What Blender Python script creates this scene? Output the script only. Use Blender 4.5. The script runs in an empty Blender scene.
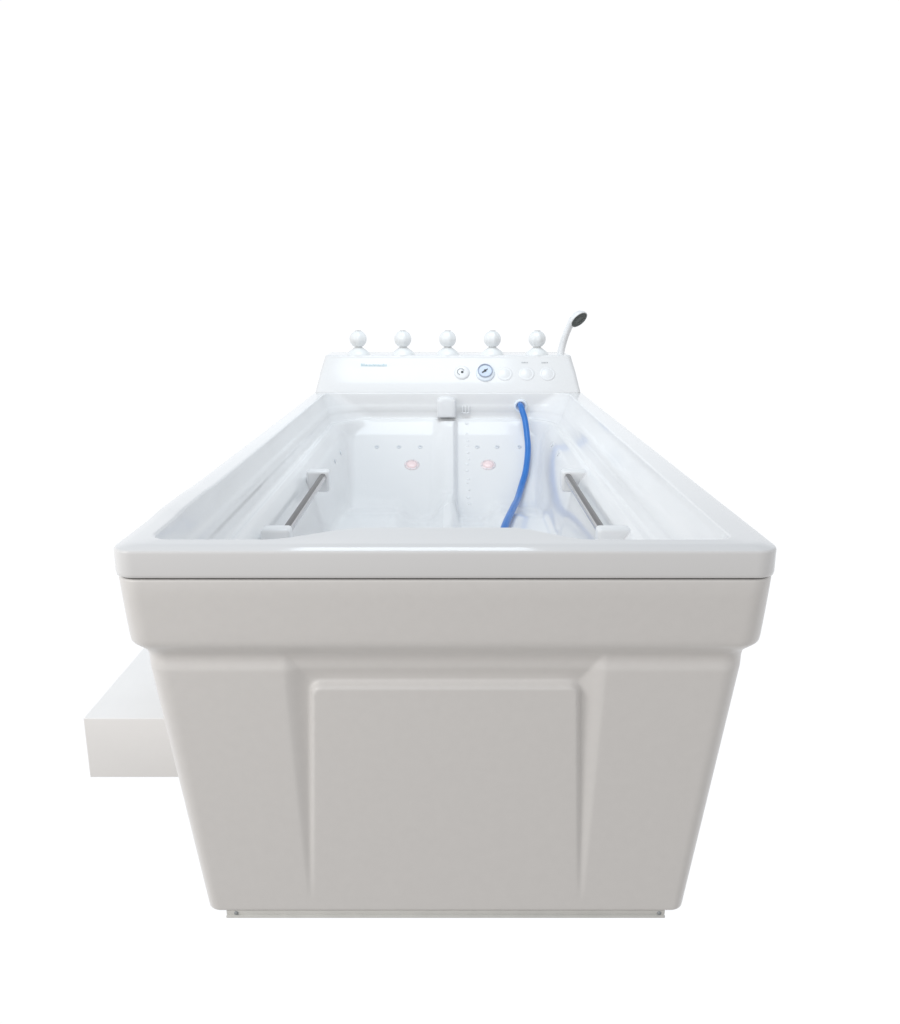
import bpy, bmesh, math, random
from mathutils import Vector, Matrix
random.seed(4)
SC = bpy.context.scene
COL = SC.collection

# ------------------------------------------------------------------ camera
cd = bpy.data.cameras.new("camera"); cam = bpy.data.objects.new("camera", cd)
COL.objects.link(cam); SC.camera = cam
cam.location = (0.0075, -1.22, 1.051)
cam.rotation_euler = (math.radians(90 - 14.5), 0, 0)
cd.sensor_fit = 'VERTICAL'; cd.sensor_height = 24.0
cd.lens = 24.0 * 860 / 1024
cd.clip_start = 0.05; cd.clip_end = 200

# ------------------------------------------------------------------ view
SC.view_settings.view_transform = 'Standard'; SC.view_settings.look = 'None'
SC.view_settings.exposure = 0; SC.view_settings.gamma = 1

# ------------------------------------------------------------------ world: a white studio, dimmer and warmer on the photographer's side
W = bpy.data.worlds.new("World"); SC.world = W; W.use_nodes = True
nt = W.node_tree; nt.nodes.clear()
def wn(t, **k):
    n = nt.nodes.new(t)
    for a, b in k.items(): setattr(n, a, b)
    return n
out = wn('ShaderNodeOutputWorld'); bg = wn('ShaderNodeBackground')
tc = wn('ShaderNodeTexCoord'); sx = wn('ShaderNodeSeparateXYZ')
nt.links.new(tc.outputs['Generated'], sx.inputs[0])
sd = wn('ShaderNodeMapRange', interpolation_type='SMOOTHSTEP')      # light made stronger from the left, weaker from the right, to shade the front relief
sd.inputs[1].default_value = -.7; sd.inputs[2].default_value = .7; sd.inputs[3].default_value = 1.32; sd.inputs[4].default_value = .66
nt.links.new(sx.outputs['X'], sd.inputs[0])
sm = wn('ShaderNodeVectorMath', operation='SCALE')
rz = wn('ShaderNodeValToRGB')            # the room behind the camera, floor to ceiling
mz = wn('ShaderNodeMapRange'); mz.inputs[1].default_value = -1; mz.inputs[2].default_value = 1
nt.links.new(sx.outputs['Z'], mz.inputs[0]); nt.links.new(mz.outputs[0], rz.inputs[0])
cr = rz.color_ramp
cr.elements[0].position = 0.0; cr.elements[0].color = (.30, .29, .28, 1)
cr.elements[1].position = 1.0; cr.elements[1].color = (.36, .375, .40, 1)
for p, c in ((.40, (.38, .365, .35, 1)), (.53, (.78, .758, .745, 1)), (.68, (1.12, 1.09, 1.08, 1)), (.82, (.70, .71, .73, 1))):
    e = cr.elements.new(p); e.color = c
my = wn('ShaderNodeMapRange', interpolation_type='SMOOTHSTEP')
my.inputs[1].default_value = -.30; my.inputs[2].default_value = 0.06
nt.links.new(sx.outputs['Y'], my.inputs[0])
mx = wn('ShaderNodeMix', data_type='RGBA')
nt.links.new(my.outputs[0], mx.inputs[0]); nt.links.new(rz.outputs[0], sm.inputs[0]); nt.links.new(sd.outputs[0], sm.inputs['Scale']); nt.links.new(sm.outputs[0], mx.inputs[6])
fz = wn('ShaderNodeValToRGB')            # the white backdrop ahead, darker towards the ceiling
nt.links.new(mz.outputs[0], fz.inputs[0]); fr = fz.color_ramp
fr.elements[0].position = .645; fr.elements[0].color = (1.02, 1.03, 1.05, 1)
fr.elements[1].position = .74; fr.elements[1].color = (.36, .375, .40, 1)
nt.links.new(fz.outputs[0], mx.inputs[7])
nt.links.new(mx.outputs[2], bg.inputs[0]); bg.inputs[1].default_value = 1.0
nt.links.new(bg.outputs[0], out.inputs[0])

# ------------------------------------------------------------------ ceiling lamps over the tub
def area(name, loc, size, sizey, power, colr, rot=(0, 0, 0)):
    l = bpy.data.lights.new(name, 'AREA'); l.shape = 'RECTANGLE'; l.size = size; l.size_y = sizey
    l.energy = power; l.color = colr
    o = bpy.data.objects.new(name, l); COL.objects.link(o); o.location = loc; o.rotation_euler = rot
    return o
area('ceiling_lamp', (-0.15, 1.35, 2.4), 1.0, 1.1, 18, (.83, .93, 1.0))
area('ceiling_tube', (-0.55, -0.9, 2.6), .10, 1.0, 1.1, (1, .98, .95), (math.radians(-20), 0, math.radians(90)))

q_ = (Vector((-.55, .35, .25)) - Vector((-1.75, -.95, 1.55))).to_track_quat('-Z', 'Y').to_euler()
area('left_fill_lamp', (-1.75, -.95, 1.55), .8, 1.0, 9.5, (1, .975, .94), q_)  # added soft lamp out of view, brightens the front's left side and the step

# ------------------------------------------------------------------ materials
def mat(name, col, rough=.3, metal=0, coat=0, bump=0, bscale=60, mottled=0, mscale=5, emis=None, spec=.5, trans=0):
    m = bpy.data.materials.new(name); m.use_nodes = True; t = m.node_tree
    b = t.nodes['Principled BSDF']
    b.inputs['Base Color'].default_value = (*col, 1); b.inputs['Roughness'].default_value = rough
    b.inputs['Metallic'].default_value = metal; b.inputs['Coat Weight'].default_value = coat
    b.inputs['Coat Roughness'].default_value = .04
    b.inputs['Specular IOR Level'].default_value = spec
    b.inputs['Transmission Weight'].default_value = trans
    if emis:
        b.inputs['Emission Color'].default_value = (*emis[0], 1); b.inputs['Emission Strength'].default_value = emis[1]
    c = t.nodes.new('ShaderNodeTexCoord')
    if bump:
        n = t.nodes.new('ShaderNodeTexNoise'); n.inputs['Scale'].default_value = bscale; n.inputs['Detail'].default_value = 3
        u = t.nodes.new('ShaderNodeBump'); u.inputs['Strength'].default_value = bump; u.inputs['Distance'].default_value = .002
        t.links.new(c.outputs['Object'], n.inputs['Vector']); t.links.new(n.outputs['Fac'], u.inputs['Height'])
        t.links.new(u.outputs['Normal'], b.inputs['Normal'])
        if coat: t.links.new(u.outputs['Normal'], b.inputs['Coat Normal'])
    if mottled:
        n = t.nodes.new('ShaderNodeTexNoise'); n.inputs['Scale'].default_value = mscale; n.inputs['Detail'].default_value = 6
        r = t.nodes.new('ShaderNodeMapRange'); r.inputs[1].default_value = .3; r.inputs[2].default_value = .7
        x = t.nodes.new('ShaderNodeMix'); x.data_type = 'RGBA'
        x.inputs[6].default_value = (*[v * (1 - mottled) for v in col], 1); x.inputs[7].default_value = (*[min(1, v * (1 + mottled)) for v in col], 1)
        t.links.new(c.outputs['Object'], n.inputs['Vector']); t.links.new(n.outputs['Fac'], r.inputs[0])
        t.links.new(r.outputs[0], x.inputs[0]); t.links.new(x.outputs[2], b.inputs['Base Color'])
    return m
M = dict(
    acrylic=mat('white_acrylic', (.832, .838, .842), .10, spec=.28, bump=.05, bscale=7, mottled=.012, mscale=3),
    skirt=mat('white_gelcoat', (.775, .762, .745), .34, coat=.12, bump=.12, bscale=70, mottled=.010, mscale=60),
    plinth=mat('painted_steel', (.70, .70, .67), .4, mottled=.03, mscale=30),
    gap=mat('dark_gasket', (.10, .095, .09), .7, mottled=.1),
    plastic=mat('white_plastic', (.84, .85, .86), .28, bump=.05, bscale=80, mottled=.01),
    knob=mat('knob_plastic', (.86, .88, .885), .25, bump=.05, bscale=80, mottled=.01),
    chrome=mat('brushed_chrome', (.50, .49, .50), .14, metal=1, bump=.05, bscale=200, mottled=.03, mscale=90),
    strip=mat('dark_bar_reflection', (.10, .095, .095), .3, mottled=.1),  # dark colour standing in for a reflection on the bars
    dark=mat('dark_rubber', (.085, .10, .095), .5, bump=.4, bscale=400, mottled=.3, mscale=150),
    grey=mat('grey_print', (.36, .38, .39), .5, mottled=.1, mscale=300),
    teal=mat('teal_print', (.36, .56, .62), .5, mottled=.1, mscale=300),
    dial=mat('pale_blue_dial', (.62, .71, .84), .3, mottled=.06, mscale=90),
    rimdark=mat('grey_blue_bezel', (.40, .45, .56), .3, mottled=.05),
    black=mat('black_needle', (.03, .03, .035), .4, mottled=.1),
    hose=mat('blue_rubber_hose', (.030, .185, .58), .36, bump=.08, bscale=60, mottled=.06, mscale=25),
    pink=mat('pink_light_lens', (.95, .77, .77), .25, mottled=.05, mscale=60),
    lens_ring=mat('pale_pink_ring', (.84, .76, .77), .3, mottled=.03),
    jet=mat('jet_plastic', (.70, .73, .76), .3, mottled=.05, mscale=80),
    step=mat('white_step_laminate', (.95, .945, .935), .35, bump=.05, bscale=50, mottled=.012, mscale=8),
    collar=mat('clear_collar_plastic', (.80, .86, .92), .2, mottled=.02),
)

# ------------------------------------------------------------------ mesh helpers
class MB:
    def __init__(s): s.v = []; s.f = []; s.mi = []
    def add(s, vs, fs, mi=0):
        o = len(s.v); s.v += [tuple(p) for p in vs]; s.f += [tuple(i + o for i in f) for f in fs]; s.mi += [mi] * len(fs)
    def loft(s, loops, cap0=False, cap1=False, closed=True, mi=0):
        n = len(loops[0]); vs = [p for l in loops for p in l]; fs = []
        for k in range(len(loops) - 1):
            for i in range(n if closed else n - 1):
                j = (i + 1) % n
                fs.append((k*n + i, k*n + j, (k+1)*n + j, (k+1)*n + i))
        if cap0: fs.append(tuple(range(n - 1, -1, -1)))
        if cap1: fs.append(tuple(range((len(loops) - 1)*n, len(loops)*n)))
        s.add(vs, fs, mi)
    def lathe(s, prof, org, axis=(0, 0, 1), n=32, mi=0, lobes=0, amp=0):
        """prof: (radius, height) pairs, axis direction free"""
        a = Vector(axis).normalized(); q = a.to_track_quat('Z', 'Y'); o = Vector(org); L = []
        for r, h in prof:
            L.append([o + q @ Vector((r*(1 + amp*math.cos(lobes*2*math.pi*i/n))*math.cos(2*math.pi*i/n),
                                      r*(1 + amp*math.cos(lobes*2*math.pi*i/n))*math.sin(2*math.pi*i/n), h)) for i in range(n)])
        s.loft(L, True, True, mi=mi)
    def tube(s, pts, rad, n=16, mi=0, caps=True):
        L = []; P = [Vector(p) for p in pts]; up = Vector((1, 0, 0))
        for i, p in enumerate(P):
            t = (P[min(i+1, len(P)-1)] - P[max(i-1, 0)]).normalized()
            u = (up - t*up.dot(t)).normalized(); w = t.cross(u)
            r = rad[i] if isinstance(rad, (list, tuple)) else rad
            L.append([p + r*(math.cos(2*math.pi*k/n)*u + math.sin(2*math.pi*k/n)*w) for k in range(n)]); up = u
        s.loft(L, caps, caps, mi=mi)
    def rbox(s, lo, hi, r=.004, seg=3, mi=0):
        bm = bmesh.new(); bmesh.ops.create_cube(bm, size=1)
        c = [(a + b)/2 for a, b in zip(lo, hi)]; d = [b - a for a, b in zip(lo, hi)]
        for v in bm.verts: v.co = Vector((c[0] + v.co.x*d[0], c[1] + v.co.y*d[1], c[2] + v.co.z*d[2]))
        bmesh.ops.bevel(bm, geom=bm.edges[:], offset=r, segments=seg, profile=.5, affect='EDGES')
        bm.verts.index_update()
        s.add([v.co.copy() for v in bm.verts], [[v.index for v in f.verts] for f in bm.faces], mi); bm.free()
    def build(s, name, mats, parent=None, smooth=True, angle=None):
        me = bpy.data.meshes.new(name); me.from_pydata(s.v, [], s.f)
        for m in (mats if isinstance(mats, (list, tuple)) else [mats]): me.materials.append(m)
        me.polygons.foreach_set('material_index', s.mi)
        me.polygons.foreach_set('use_smooth', [smooth]*len(me.polygons))
        bm = bmesh.new(); bm.from_mesh(me); bmesh.ops.recalc_face_normals(bm, faces=bm.faces[:]); bm.to_mesh(me); bm.free()
        if angle: me.set_sharp_from_angle(angle=math.radians(angle))
        me.update()
        o = bpy.data.objects.new(name, me); COL.objects.link(o)
        if parent: o.parent = parent; 
        return o
def thing(name, label, cat, loc=(0, 0, 0)):
    o = bpy.data.objects.new(name, None); COL.objects.link(o); o.location = loc
    o.empty_display_size = .1; o['label'] = label; o['category'] = cat
    return o
def sstep(a, b, x):
    t = min(1, max(0, (x - a)/(b - a))); return t*t*(3 - 2*t)
def lerp(a, b, t): return a + (b - a)*t
def catmull(P, n=10):
    P = [Vector(p) for p in P]; P = [2*P[0] - P[1]] + P + [2*P[-1] - P[-2]]; R = []
    for i in range(1, len(P) - 2):
        for k in range(n):
            t = k/n; a, b, c, d = P[i-1:i+3]
            R.append(.5*((2*b) + (c - a)*t + (2*a - 5*b + 4*c - d)*t*t + (3*b - a - 3*c + d)*t**3))
    R.append(P[-2]); return R

NF, NS, NB, NC = 280, 150, 180, 12
def rloop(xl, xr, y0, y1, rf, rb, z, front=None):
    """rounded rectangle as one closed ring: front side, right, back, left; rf / rb = front and back corner radii"""
    P = []
    for i in range(NF): P.append([lerp(xl + rf, xr - rf, i/NF), y0])
    for i in range(NC): a = -math.pi/2 + math.pi/2*i/NC; P.append([xr - rf + rf*math.cos(a), y0 + rf + rf*math.sin(a)])
    for i in range(NS): P.append([xr, lerp(y0 + rf, y1 - rb, i/NS)])
    for i in range(NC): a = math.pi/2*i/NC; P.append([xr - rb + rb*math.cos(a), y1 - rb + rb*math.sin(a)])
    for i in range(NB): P.append([lerp(xr - rb, xl + rb, i/NB), y1])
    for i in range(NC): a = math.pi/2 + math.pi/2*i/NC; P.append([xl + rb + rb*math.cos(a), y1 - rb + rb*math.sin(a)])
    for i in range(NS): P.append([xl, lerp(y1 - rb, y0 + rf, i/NS)])
    for i in range(NC): a = math.pi + math.pi/2*i/NC; P.append([xl + rf + rf*math.cos(a), y0 + rf + rf*math.sin(a)])
    if front:
        for p in P: p[1] += front(p[0]) * max(0, 1 - max(0, p[1] - y0)/.25)
    return [Vector((p[0], p[1], z)) for p in P]

# ------------------------------------------------------------------ the tub
TUB = thing('massage_bathtub', 'long white acrylic hydrotherapy bathtub with tapered grey white skirt and raised rear control console', 'bathtub')
RZ = .68; HX = .5030; Y1 = 2.27; YB = 1.985            # rim height, half width, outer length, inner back edge

def bulge(x):                                          # wide neck rest on the near rim
    if x < -.125: return .068*(1 - sstep(0, .155, -.125 - x))
    if x > .105: return .068*(1 - sstep(0, .118, x - .105))
    return .068
XL, XR, YI = -.4600, .4490, .044
def inner(dx, z, rf=.034, rb=.06, dyb=0, k=1.0):
    """ring inset by dx from the inner edge of the rim"""
    return rloop(XL + dx, XR - dx, YI + dx*.5, YB - dx - dyb, rf, rb, z, lambda x: bulge(x)*k)

shell = MB(); L = []
L.append(rloop(-HX + .02, HX - .02, .02, Y1 - .02, .02, .02, .640))
L.append(rloop(-HX + .004, HX - .004, .004, Y1 - .004, .032, .032, .6318))
L.append(rloop(-HX + .001, HX - .001, .001, Y1 - .001, .035, .035, .6334))
L.append(rloop(-HX, HX, 0, Y1, .036, .036, .638))
L.append(rloop(-HX, HX, 0, Y1, .036, .036, .664))
for k in range(9):                                     # rounded outer lip
    a = math.pi/2*.88*k/8; r = .0048; d = r*(1 - math.cos(a))
    L.append(rloop(-HX + d, HX - d, d, Y1 - d, .036 - d, .036 - d, RZ - .0042 - r + r*math.sin(a)))
for d, dz in ((.009, .0028), (.015, .0014), (.022, .0005), (.028, .0001)): L.append(rloop(-HX + d, HX - d, d, Y1 - d, .038 - d*.5, .038 - d*.5, RZ - dz))
# flat of the rim to the inner lip
L.append(inner(-.010, RZ)); L.append(inner(-.004, RZ + .0004))
for k in range(9):
    a = math.pi/2*k/8; r = .005
    L.append(inner(.001 + r*math.sin(a), RZ + .0004 - r*(1 - math.cos(a))))
# upper wall: left wall is steeper than the right one, so widths differ
def wall(t, z, extra=0, k=1.0):
    xl = lerp(XL + .006, -.4235, t) + extra; xr = lerp(XR - .006, .3980, t) - extra
    return rloop(xl, xr, lerp(YI + .003, .075, t) + extra, lerp(YB - .006, 1.985, t) - extra, lerp(.036, .05, t), lerp(.065, .15, t), z, lambda x: bulge(x)*k)
for t in (.12, .25, .38): L.append(wall(t, lerp(.672, .589, t), 0, 1))
for t, e in ((.44, .0008), (.48, .0022), (.56, .0025), (.66, .0025), (.72, .0015), (.76, .0)):   # long shallow relief in the wall
    L.append(wall(t, lerp(.672, .589, t), e*.8, 1))
for t in (.82, .9, .95): L.append(wall(t, lerp(.672, .589, t), 0, .9))
L.append(wall(1, .5865, .0015, .9)); L.append(wall(1, .585, .004, .9)); L.append(wall(1, .5846, .010, .9)); L.append(wall(1, .5846, .014, .9))
L.append(wall(1, .5838, .0165, .9)); L.append(wall(1, .581, .0185, .9))
# basin: rings shrinking to a long centre line, height from a function of x and y
BL, BR, BF, BB = -.4235 + .0185, .3980 - .0185, .075 + .0185, 1.985 - .0185
CX = (BL + BR)/2 + .02
def smax(vals, k=.022):
    m = max(vals); return m + k*math.log(sum(math.exp((v - m)/k) for v in vals)) - k*.0
def basin(x, y, d):
    """d = distance inwards from the basin's edge"""
    m = min(x - BL, BR - x)
    wall_ = .581 - 1.15*max(0, m) - .33*sstep(.020, .135, m)
    front_ = .581 - .36*sstep(0, .20, y - BF - .07)
    s = BB - y
    back = .581 - .62*s - .018*sstep(0, .06, s) - .45*max(0, s - .40)
    seat = 0
    for cx, hw in ((-.255, .085), (.262, .085)):
        seat = max(seat, 1 - sstep(hw, hw + .07, abs(x - cx)))
    st = lerp(.16, .345 + .032*seat - .03*sstep(1.3, 1.6, y), 1 - sstep(.50, .75, 1.62 - y))
    z = smax([wall_, front_, back, .16, st], .030)
    rx = x - CX
    w = sstep(-.070, -.005, rx)*(1 - sstep(.010, .030, rx))
    rid = .612 - .62*s - .018*sstep(0, .06, s)
    z += w*.012*math.log(1 + math.exp(min(30, (smax([rid, .385 - .3*sstep(.75, 1.2, s)], .01) - z)/.012)))
    return z
edge = L[-1]; cy0, cy1 = .55, 1.45
TT = [0, .008, .018, .03, .045, .06, .075, .09, .105, .12, .14, .16, .18, .2, .22, .24, .26, .28, .3, .32, .34, .36, .38, .4, .42, .44, .46, .48, .5, .52, .54, .56, .58, .6, .62, .64, .66, .68, .7, .73, .76, .8, .84, .88, .92, .96, 1.0]
rings = []
for t in TT[1:]:
    R = []
    for p in edge:
        c = Vector((CX - .02, min(cy1, max(cy0, p.y)), 0))
        x = lerp(p.x, c.x, t); y = lerp(p.y, c.y, t)
        R.append(Vector((x, y, 0)))
    rings.append((t, R))
for t, R in rings:
    b = sstep(0, .025, t)
    for i, p in enumerate(R):
        z = basin(p.x, p.y, 0)
        p.z = min(.581, lerp(.581 - t*.2, z, b))
    L.append(R)
for R in L:                                            # raised pad on the left rim near the foot
    for p in R:
        if p.z > .655 and p.x < -.40: p.z += .0028*sstep(.17, .25, p.y)*(1 - sstep(.36, .46, p.y))
shell.loft(L, False, False)
shell.build('shell', M['acrylic'], TUB)

# ------------------------------------------------------------------ skirt with the moulded front panel
SK = [  # z, inset at the sides, inset at the front
    (.6295, .0120, .0120), (.6295, .0050, .0050), (.6285, .0028, .0028), (.6258, .0018, .0020),
    (.60, .0033, .0030), (.57, .0052, .0045), (.545, .0070, .0058), (.530, .0080, .0068), (.5225, .0090, .0078), (.5180, .0112, .0102),
    (.5110, .0168, .0170), (.5030, .0226, .0245), (.498, .0250, .0285), (.490, .0272, .0290)]
zt, zb = .490, .019
def taper(z):
    t = (zt - z)/(zt - zb); return .0272 + .0640*t, .0240 + .0190*t + .0050*(1 - sstep(0, .045, t))
zz = zt - .004
while zz > zb:
    a, b = taper(zz); SK.append((zz, a, b)); zz -= .003
for k in range(7):
    a = math.pi/2*k/6; s0, f0 = taper(zb); r = .007
    SK.append((zb - r*math.sin(a), s0 + r*(1 - math.cos(a)), f0 + r*(1 - math.cos(a))))
SK.append((.012, .16, .12))
def trench(x, z):
    if z > .503 or z < .02: return 0
    t = min(1, max(0, (.445 - z)/(.445 - .03)))
    xo = lerp(.249, .232, t) ; xi = lerp(.2105, .2275, t)
    ax = abs(x)
    u = min(1, max(0, (xo + .004 - ax)/(xo + .004 - xi - .003)))       # slanted cheek, deepest against the raised panel
    outer = lerp(u, u*u*(3 - 2*u), .55)
    dx = xi - ax; dz = .4425 - z
    r = .014
    if dx < r and dz < r: dd = r - math.hypot(r - dx, r - dz)
    else: dd = min(dx, dz)
    panel = sstep(-.007, .003, dd)
    depth = .0145*max(0, 1 - t*1.02)**.85
    v = min(1, max(0, (.502 - z)/.052)); top = lerp(v, v*v*(3 - 2*v), .4)
    return depth*min(outer, top)*(1 - panel)
skirt = MB(); L = []
for z, sxi, fi in SK:
    cr_ = lerp(.022, .040, min(1, max(0, (z - .02)/.50)))
    R = rloop(-HX + sxi, HX - sxi, fi, Y1 - fi, cr_, cr_, z)
    for p in R:
        if p.y < .1: p.y += trench(p.x, z)
    L.append(R)
# more columns exactly where the panel edges run
skirt.loft(L, False, True)
skirt.build('skirt', M['skirt'], TUB)
g = MB(); g.loft([rloop(-HX + .007, HX - .007, .007, Y1 - .007, .03, .03, .6265), rloop(-HX + .007, HX - .007, .007, Y1 - .007, .03, .03, .638)])
g.build('seam_gasket', M['gap'], TUB)

# plinth: a folded steel channel under the skirt
pl = MB(); pl.rbox((-.379, .042, 0), (.379, 2.2, .0045), .0015, 2); pl.rbox((-.379, .046, .0045), (.379, 2.2, .0125), .001, 2)
plo = pl.build('plinth', M['plinth'], TUB, angle=40)
for x in (-.362, .369):
    s = MB(); s.lathe([(.0001, .0), (.0036, .0), (.0036, .0015), (.0001, .002)], (x, .0463, .0078), (0, -1, 0), 14)
    s.build('screw', M['grey'], plo)

# ------------------------------------------------------------------ console at the far end
con = MB(); L = []
def cl(hx, y0, y1, z, rf=.02): return rloop(-hx, hx, y0, y1, rf, rf, z)
for hx, y0, y1, z, r in ((.4935, 1.983, 2.264, .6790, .014), (.4932, 1.983, 2.264, .682, .014), (.4925, 1.9845, 2.264, .686, .014), (.4890, 1.990, 2.263, .700, .015),
                        (.4790, 2.0265, 2.257, .752, .017), (.4665, 2.060, 2.250, .800, .019)):
    L.append(cl(hx, y0, y1, z, r))
for k in range(1, 8):
    a = math.pi/2*k/7; r = .008
    L.append(cl(.4660 - r*(1 - math.cos(a)), 2.062 + r*(1 - math.cos(a)), 2.250 - r*(1 - math.cos(a)), .803 + r*math.sin(a), .02))
con.loft(L, True, True)
CON = con.build('control_console', M['acrylic'], TUB)
# the console's front plane
CA, CB = Vector((0, 1.990, .700)), Vector((0, 2.060, .800))
CU = (CB - CA).normalized(); CN = Vector((0, -CU.z, CU.y)).normalized()
def cf(x, s): p = CA + CU*s*(CB - CA).length; return Vector((x, p.y, p.z))

# valve knobs on the console top
KX = [-.341, -.171, -.001, .169, .339]
for i, x in enumerate(KX):
    b = MB(); o = (x, 2.107, .8105)
    b.lathe([(.0435, -.010), (.0440, .000), (.0425, .004), (.0385, .0100), (.0315, .0160), (.0240, .0210), (.0180, .0255), (.0130, .029)], o, n=40)
    K = b.build('valve_base', M['knob'], TUB)
    k = MB()
    prof = [(.0125, .024), (.0125, .030)]
    for j in range(1, 15):
        a = -math.pi/2 + math.pi*(j + .6)/15.6
        prof.append((.0322*math.cos(a), .0585 + .0318*math.sin(a)))
    prof.append((.0125, .0903)); prof.append((.0105, .0892))
    k.lathe(prof, o, n=48, lobes=7, amp=.035)
    k.build('valve_knob', M['knob'], K)

# gauges, push buttons, print on the console front
def disc_on(x, s, prof, mt, name, parent, n=40, lift=0):
    d = MB(); d.lathe(prof, cf(x, s) + CN*lift, CN, n); return d.build(name, mt, parent, angle=50)
S0 = .50
tg = disc_on(.052, S0, [(.029, -.004), (.029, .002), (.027, .005), (.022, .0065), (.0001, .0068)], M['plastic'], 'temperature_display', TUB)
tg2 = MB()
for k in range(9):
    a = math.radians(35 + 26*k); p = cf(.048, S0) + CN*.0072
    c = p + Vector((.013*math.cos(a), 0, 0)) + CU*(.013*math.sin(a))
    tg2.lathe([(.0022, 0), (.0022, .0008)], c, CN, 8)
tg2.build('scale_marks', M['grey'], tg)
disc_on(.053, S0 - .01, [(.0048, .0066), (.0048, .0085), (.0001, .009)], M['black'], 'pointer', tg, 14)
pg = disc_on(.1395, S0 - .02, [(.0355, -.004), (.0355, .003), (.033, .0065), (.030, .0075), (.0001, .0078)], M['collar'], 'pressure_gauge', TUB)
bz = MB(); q = CN.to_track_quat('Z', 'Y'); c0 = cf(.1385, S0 + .03) + CN*.0076
L = []
for k in range(8):
    a = 2*math.pi*k/8
    L.append([c0 + q @ Vector(((.0265 + .0019*math.cos(a))*math.cos(t), (.0265 + .0019*math.cos(a))*math.sin(t), .003 + .003*math.sin(a))) for t in [2*math.pi*i/40 for i in range(40)]])
bz.loft(L + [L[0]]); bz.build('bezel', M['rimdark'], pg)
d = MB(); d.lathe([(.0262, 0), (.0262, .0012), (.0001, .0013)], c0, CN, 40); d.build('dial', M['dial'], pg, angle=40)
nd = MB(); a = math.radians(38); dr = Vector((math.cos(a), 0, 0)) + CU*math.sin(a); pr = Vector((-math.sin(a), 0, 0)) + CU*math.cos(a)
p0 = c0 + CN*.0022
nd.loft([[p0 - dr*.014 + pr*.0026, p0 - dr*.014 - pr*.0026, p0 - dr*.014 - pr*.0026 + CN*.001, p0 - dr*.014 + pr*.0026 + CN*.001],
         [p0 + dr*.012 + pr*.0012, p0 + dr*.012 - pr*.0012, p0 + dr*.012 - pr*.0012 + CN*.001, p0 + dr*.012 + pr*.0012 + CN*.001]], True, True)
nd.lathe([(.0045, 0), (.0045, .002), (.0001, .0026)], p0, CN, 14)
nd.build('needle', M['black'], pg, angle=40)
for x, mk in ((.212, 0), (.294, 1), (.372, 1)):
    b = disc_on(x, S0 - .04, [(.0285, -.004), (.0285, .0010), (.027, .0022), (.0225, .0024), (.0215, .0020), (.0195, .0030), (.0001, .0034)], M['plastic'], 'push_button', TUB)
def strokes(mb, x, s, w, h, rnd, gaps=.0026, tall=()):
    """a row of small letter strokes lying on the console front"""
    cx = x; n = 0
    while cx < x + w:
        lw = .0020; hh = h*(1.55 if n in tall else 1) * rnd.uniform(.8, 1.05)
        p = cf(cx, s) + CN*.0012; u = CU*hh; r = Vector((lw, 0, 0)); t = CN*.0006
        mb.loft([[p, p + r, p + r + t, p + t], [p + u, p + u + r, p + u + r + t, p + u + t]], True, True)
        if n % 2 == 0:
            off = rnd.choice([0, .45, .8])*hh
            r2 = Vector((.0026, 0, 0)); a = p + CU*off; b2 = a + CU*.0014
            mb.loft([[a, a + r2, a + r2 + t, a + t], [b2, b2 + r2, b2 + r2 + t, b2 + t]], True, True)
        cx += lw + gaps + .0003; n += 1
rn = random.Random(5)
for x, mt in ((.211, M['plastic']), (.283, M['grey']), (.358, M['grey'])):
    if mt is M['grey']:
        s = MB(); strokes(s, x - .006, .83, .020, .0042, rn); s.build('button_print', mt, CON, smooth=False)
s = MB(); strokes(s, -.326, .72, .098, .0075, rn, tall=(0, 1, 2, 9, 17)); s.build('maker_lettering', M['teal'], CON, smooth=False)

# ------------------------------------------------------------------ spout on the inner back wall
sp = MB(); L = []
def arch(hw, z0, z1, y, n=14):
    r = hw; P = [Vector((-hw, y, z0)), Vector((hw, y, z0))]
    for i in range(n + 1):
        a = math.pi*i/n; P.append(Vector((hw*math.cos(a)*1.0, y, z1 - r*.45 + r*.45*math.sin(a))))
    return P
SX, YW = -.006, 1.979
for hw, dz, y in ((.034, 0, YW + .02), (.034, 0, YW - .036), (.033, .001, YW - .040), (.030, .004, YW - .043), (.020, .012, YW - .044)):
    L.append([p + Vector((SX, 0, 0)) for p in arch(hw, .594 + dz, .668 - dz, y)])
sp.loft(L, True, True); sp.build('water_spout', M['plastic'], TUB, angle=50)
# small overflow grille right of the spout
gr = MB()
for k in range(3):
    gr.rbox((.052 + k*.012, YW - .006, .606), (.0565 + k*.012, YW + .010, .632), .0015, 2)
gr.rbox((.050, YW - .004, .603), (.083, YW + .010, .608), .001, 1)
gr.build('overflow_grille', M['plastic'], TUB, angle=50)

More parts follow.
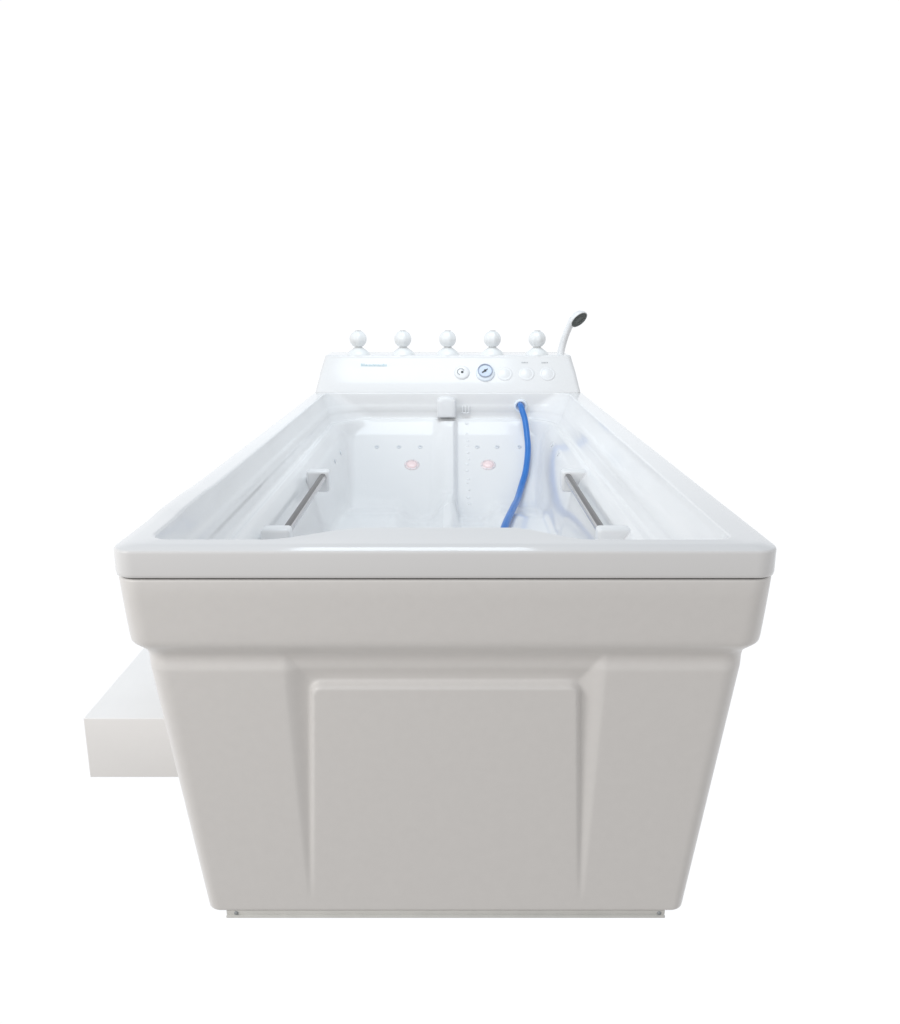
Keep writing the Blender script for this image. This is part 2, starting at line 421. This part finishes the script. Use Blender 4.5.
# ------------------------------------------------------------------ grab bars with their moulded mounts
for sgn, bx, wx in ((-1, -.334, -.379), (1, .324, .379)):
    b = MB(); y0, y1, z = .500, 1.045, .562
    b.tube([(bx, y0 - .01, z), (bx, y0 + .01, z), (bx, y1 - .01, z), (bx, y1 + .01, z)], .0100, 20)
    G = b.build('grab_bar', M['chrome'], TUB, angle=50)
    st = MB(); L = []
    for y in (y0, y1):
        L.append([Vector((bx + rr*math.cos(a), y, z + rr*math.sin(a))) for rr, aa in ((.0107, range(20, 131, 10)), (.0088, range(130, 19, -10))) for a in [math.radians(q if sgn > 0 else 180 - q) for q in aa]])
    st.loft(L, True, True); st.build('reflection_strip', M['strip'], G, angle=50)  # dark room reflection in the chrome, put in as a thin dark strip
    for yy, hh in ((y0 - .018, .019), (y1 + .016, .019)):
        m = MB(); lo = min(bx - sgn*.015, wx); hi = max(bx - sgn*.015, wx)
        m.rbox((lo, yy - .022, z - hh - .022), (hi, yy + .020, z + hh - .002), .008, 4)
        m.build('bar_mount', M['plastic'], G)

# ------------------------------------------------------------------ jets and lights in the basin
def on_basin(x, y):
    e = .004; z = min(.581, basin(x, y, 0)); zx = basin(x + e, y, 0); zy = basin(x, y + e, 0)
    n = Vector((-(zx - z)/e, -(zy - z)/e, 1)).normalized(); return Vector((x, y, z)), n
def fixture(x, y, prof, m, name, parent, n=20):
    p, nn = on_basin(x, y); d = MB(); d.lathe(prof, p, nn, n); return d.build(name, m, parent, angle=50)
JP = [(-.258, 1.861), (-.178, 1.861), (-.101, 1.861), (.106, 1.861), (.178, 1.861), (.258, 1.861)]
for x, y in JP:
    fixture(x, y, [(.0085, -.006), (.0085, .0012), (.0070, .0026), (.0040, .0028), (.0036, .0004), (.0001, .0003)], M['jet'], 'jet_nozzle', TUB, 16)
for x, y in ((-.366, 1.67), (-.366, 1.52), (.352, 1.64), (.352, 1.47)):
    fixture(x, y, [(.008, -.008), (.008, .0012), (.0065, .0024), (.0036, .0025), (.0001, .0005)], M['jet'], 'jet_nozzle', TUB, 16)
for k in range(13):                                     # the close column of nozzles down the centre ridge
    y = 1.955 - .029*k
    q = rn.uniform(.7, 1.25)
    fixture(.071 + rn.uniform(-.0045, .0045), y + rn.uniform(-.006, .006), [(.0055*q, -.006), (.0055*q, .0008), (.0045*q, .0018), (.0028*q, .0019), (.0001, .0003)], M['plastic'], 'jet_nozzle', TUB, 12)
for x, y in ((-.128, 1.78), (.143, 1.78)):
    r = fixture(x, y, [(.0270, -.008), (.0270, .0015), (.0255, .0030), (.0205, .0034), (.0195, .0020), (.0001, .0020)], M['lens_ring'], 'basin_light', TUB, 32)
    p, nn = on_basin(x, y); d = MB(); d.lathe([(.0190, .0018), (.0180, .0040), (.0110, .0058), (.0001, .0064)], p, nn, 28); d.build('lens', M['pink'], r)
    s = MB()
    q = nn.to_track_quat('Z', 'Y')
    for k in range(6):
        a = math.pi/3*k + .3
        s.lathe([(.0022, .003), (.0022, .0042), (.0001, .0046)], p + q @ Vector((.0232*math.cos(a), .0232*math.sin(a), 0)), nn, 8)
    s.build('rim_studs', M['jet'], r)

# ------------------------------------------------------------------ blue hose hanging from the back wall into the basin
hc = MB(); hc.lathe([(.025, -.012), (.025, .004), (.022, .007), (.0165, .008), (.0165, .002)], (.270, 1.977, .632), (0, -1, -.12), 28)
hc.build('hose_collar', M['collar'], TUB)
hp = [(.268, 1.984, .634), (.2685, 1.950, .636), (.2720, 1.922, .622), (.2810, 1.900, .590), (.286, 1.862, .541), (.286, 1.812, .496), (.273, 1.730, .440), (.252, 1.652, .397), (.231, 1.545, .378), (.204, 1.376, .389), (.165, 1.158, .391), (.150, 1.07, .368), (.13, .98, .30), (.10, .90, .22)]
h = MB(); h.tube(catmull([(a, b, c + (.003 if 1.0 < b < 1.7 else 0)) for a, b, c in hp], 9), .0108, 20)
HO = h.build('rubber_hose', M['hose'])
HO['label'] = 'bright blue rubber hose curving down from the back wall into the tub basin'; HO['category'] = 'hose'

# ------------------------------------------------------------------ hand shower standing in the console top
SH = thing('hand_shower', 'white hand shower with dark grey spray face standing at the console corner', 'hand shower', (.432, 2.13, .80))
def loc(p): return Vector(p) - Vector((.432, 2.13, .80))
so = MB(); so.lathe([(.021, -.004), (.021, .003), (.018, .006), (.0001, .006)], (0, 0, 0), n=28); so.build('shower_socket', M['plastic'], SH, angle=50)
HPTS = [loc(p) for p in ((.431, 2.13, .800), (.434, 2.13, .822), (.440, 2.13, .850), (.448, 2.126, .880), (.457, 2.121, .906), (.466, 2.114, .927), (.474, 2.107, .940))]
pts = catmull(HPTS, 5); hn = len(pts)
hs = MB(); hs.tube(pts, [lerp(.0135, .0128, i/hn) + (.004*sstep(.7, 1, i/hn)) for i in range(hn)], 20)
hs.build('shower_handle', M['plastic'], SH)
fc = loc((.4905, 2.092, .9440)); ax = Vector((.50, -.58, -.64)).normalized()
hd = MB(); hd.lathe([(.0001, -.024), (.012, -.0235), (.022, -.0200), (.0300, -.0130), (.0350, -.0050), (.0370, .0010), (.0368, .0045), (.0350, .0062), (.0335, .0050)], fc, ax, 40)
hd.build('shower_head', M['plastic'], SH)
sf = MB(); sf.lathe([(.0338, .003), (.0338, .0056), (.030, .0072), (.0130, .0078), (.0125, .0062), (.0001, .0060)], fc, ax, 40)
q = ax.to_track_quat('Z', 'Y')
for r, n in ((.0285, 22), (.0235, 18), (.0185, 14)):
    for k in range(n):
        a = 2*math.pi*k/n; sf.lathe([(.0013, .006), (.0010, .0092), (.0001, .0094)], fc + q @ Vector((r*math.cos(a), r*math.sin(a), 0)), ax, 6)
sf.build('spray_face', M['dark'], SH, angle=50)

# ------------------------------------------------------------------ the white step beside the tub
ST = thing('step', 'low plain white box step standing beside the left side of the tub', 'step', (-.6255, .485, 0))
st = MB(); st.rbox((-.168, 0, 0), (.185, .625, .1445), .0022, 3); st.build('riser_box', M['step'], ST, angle=40)
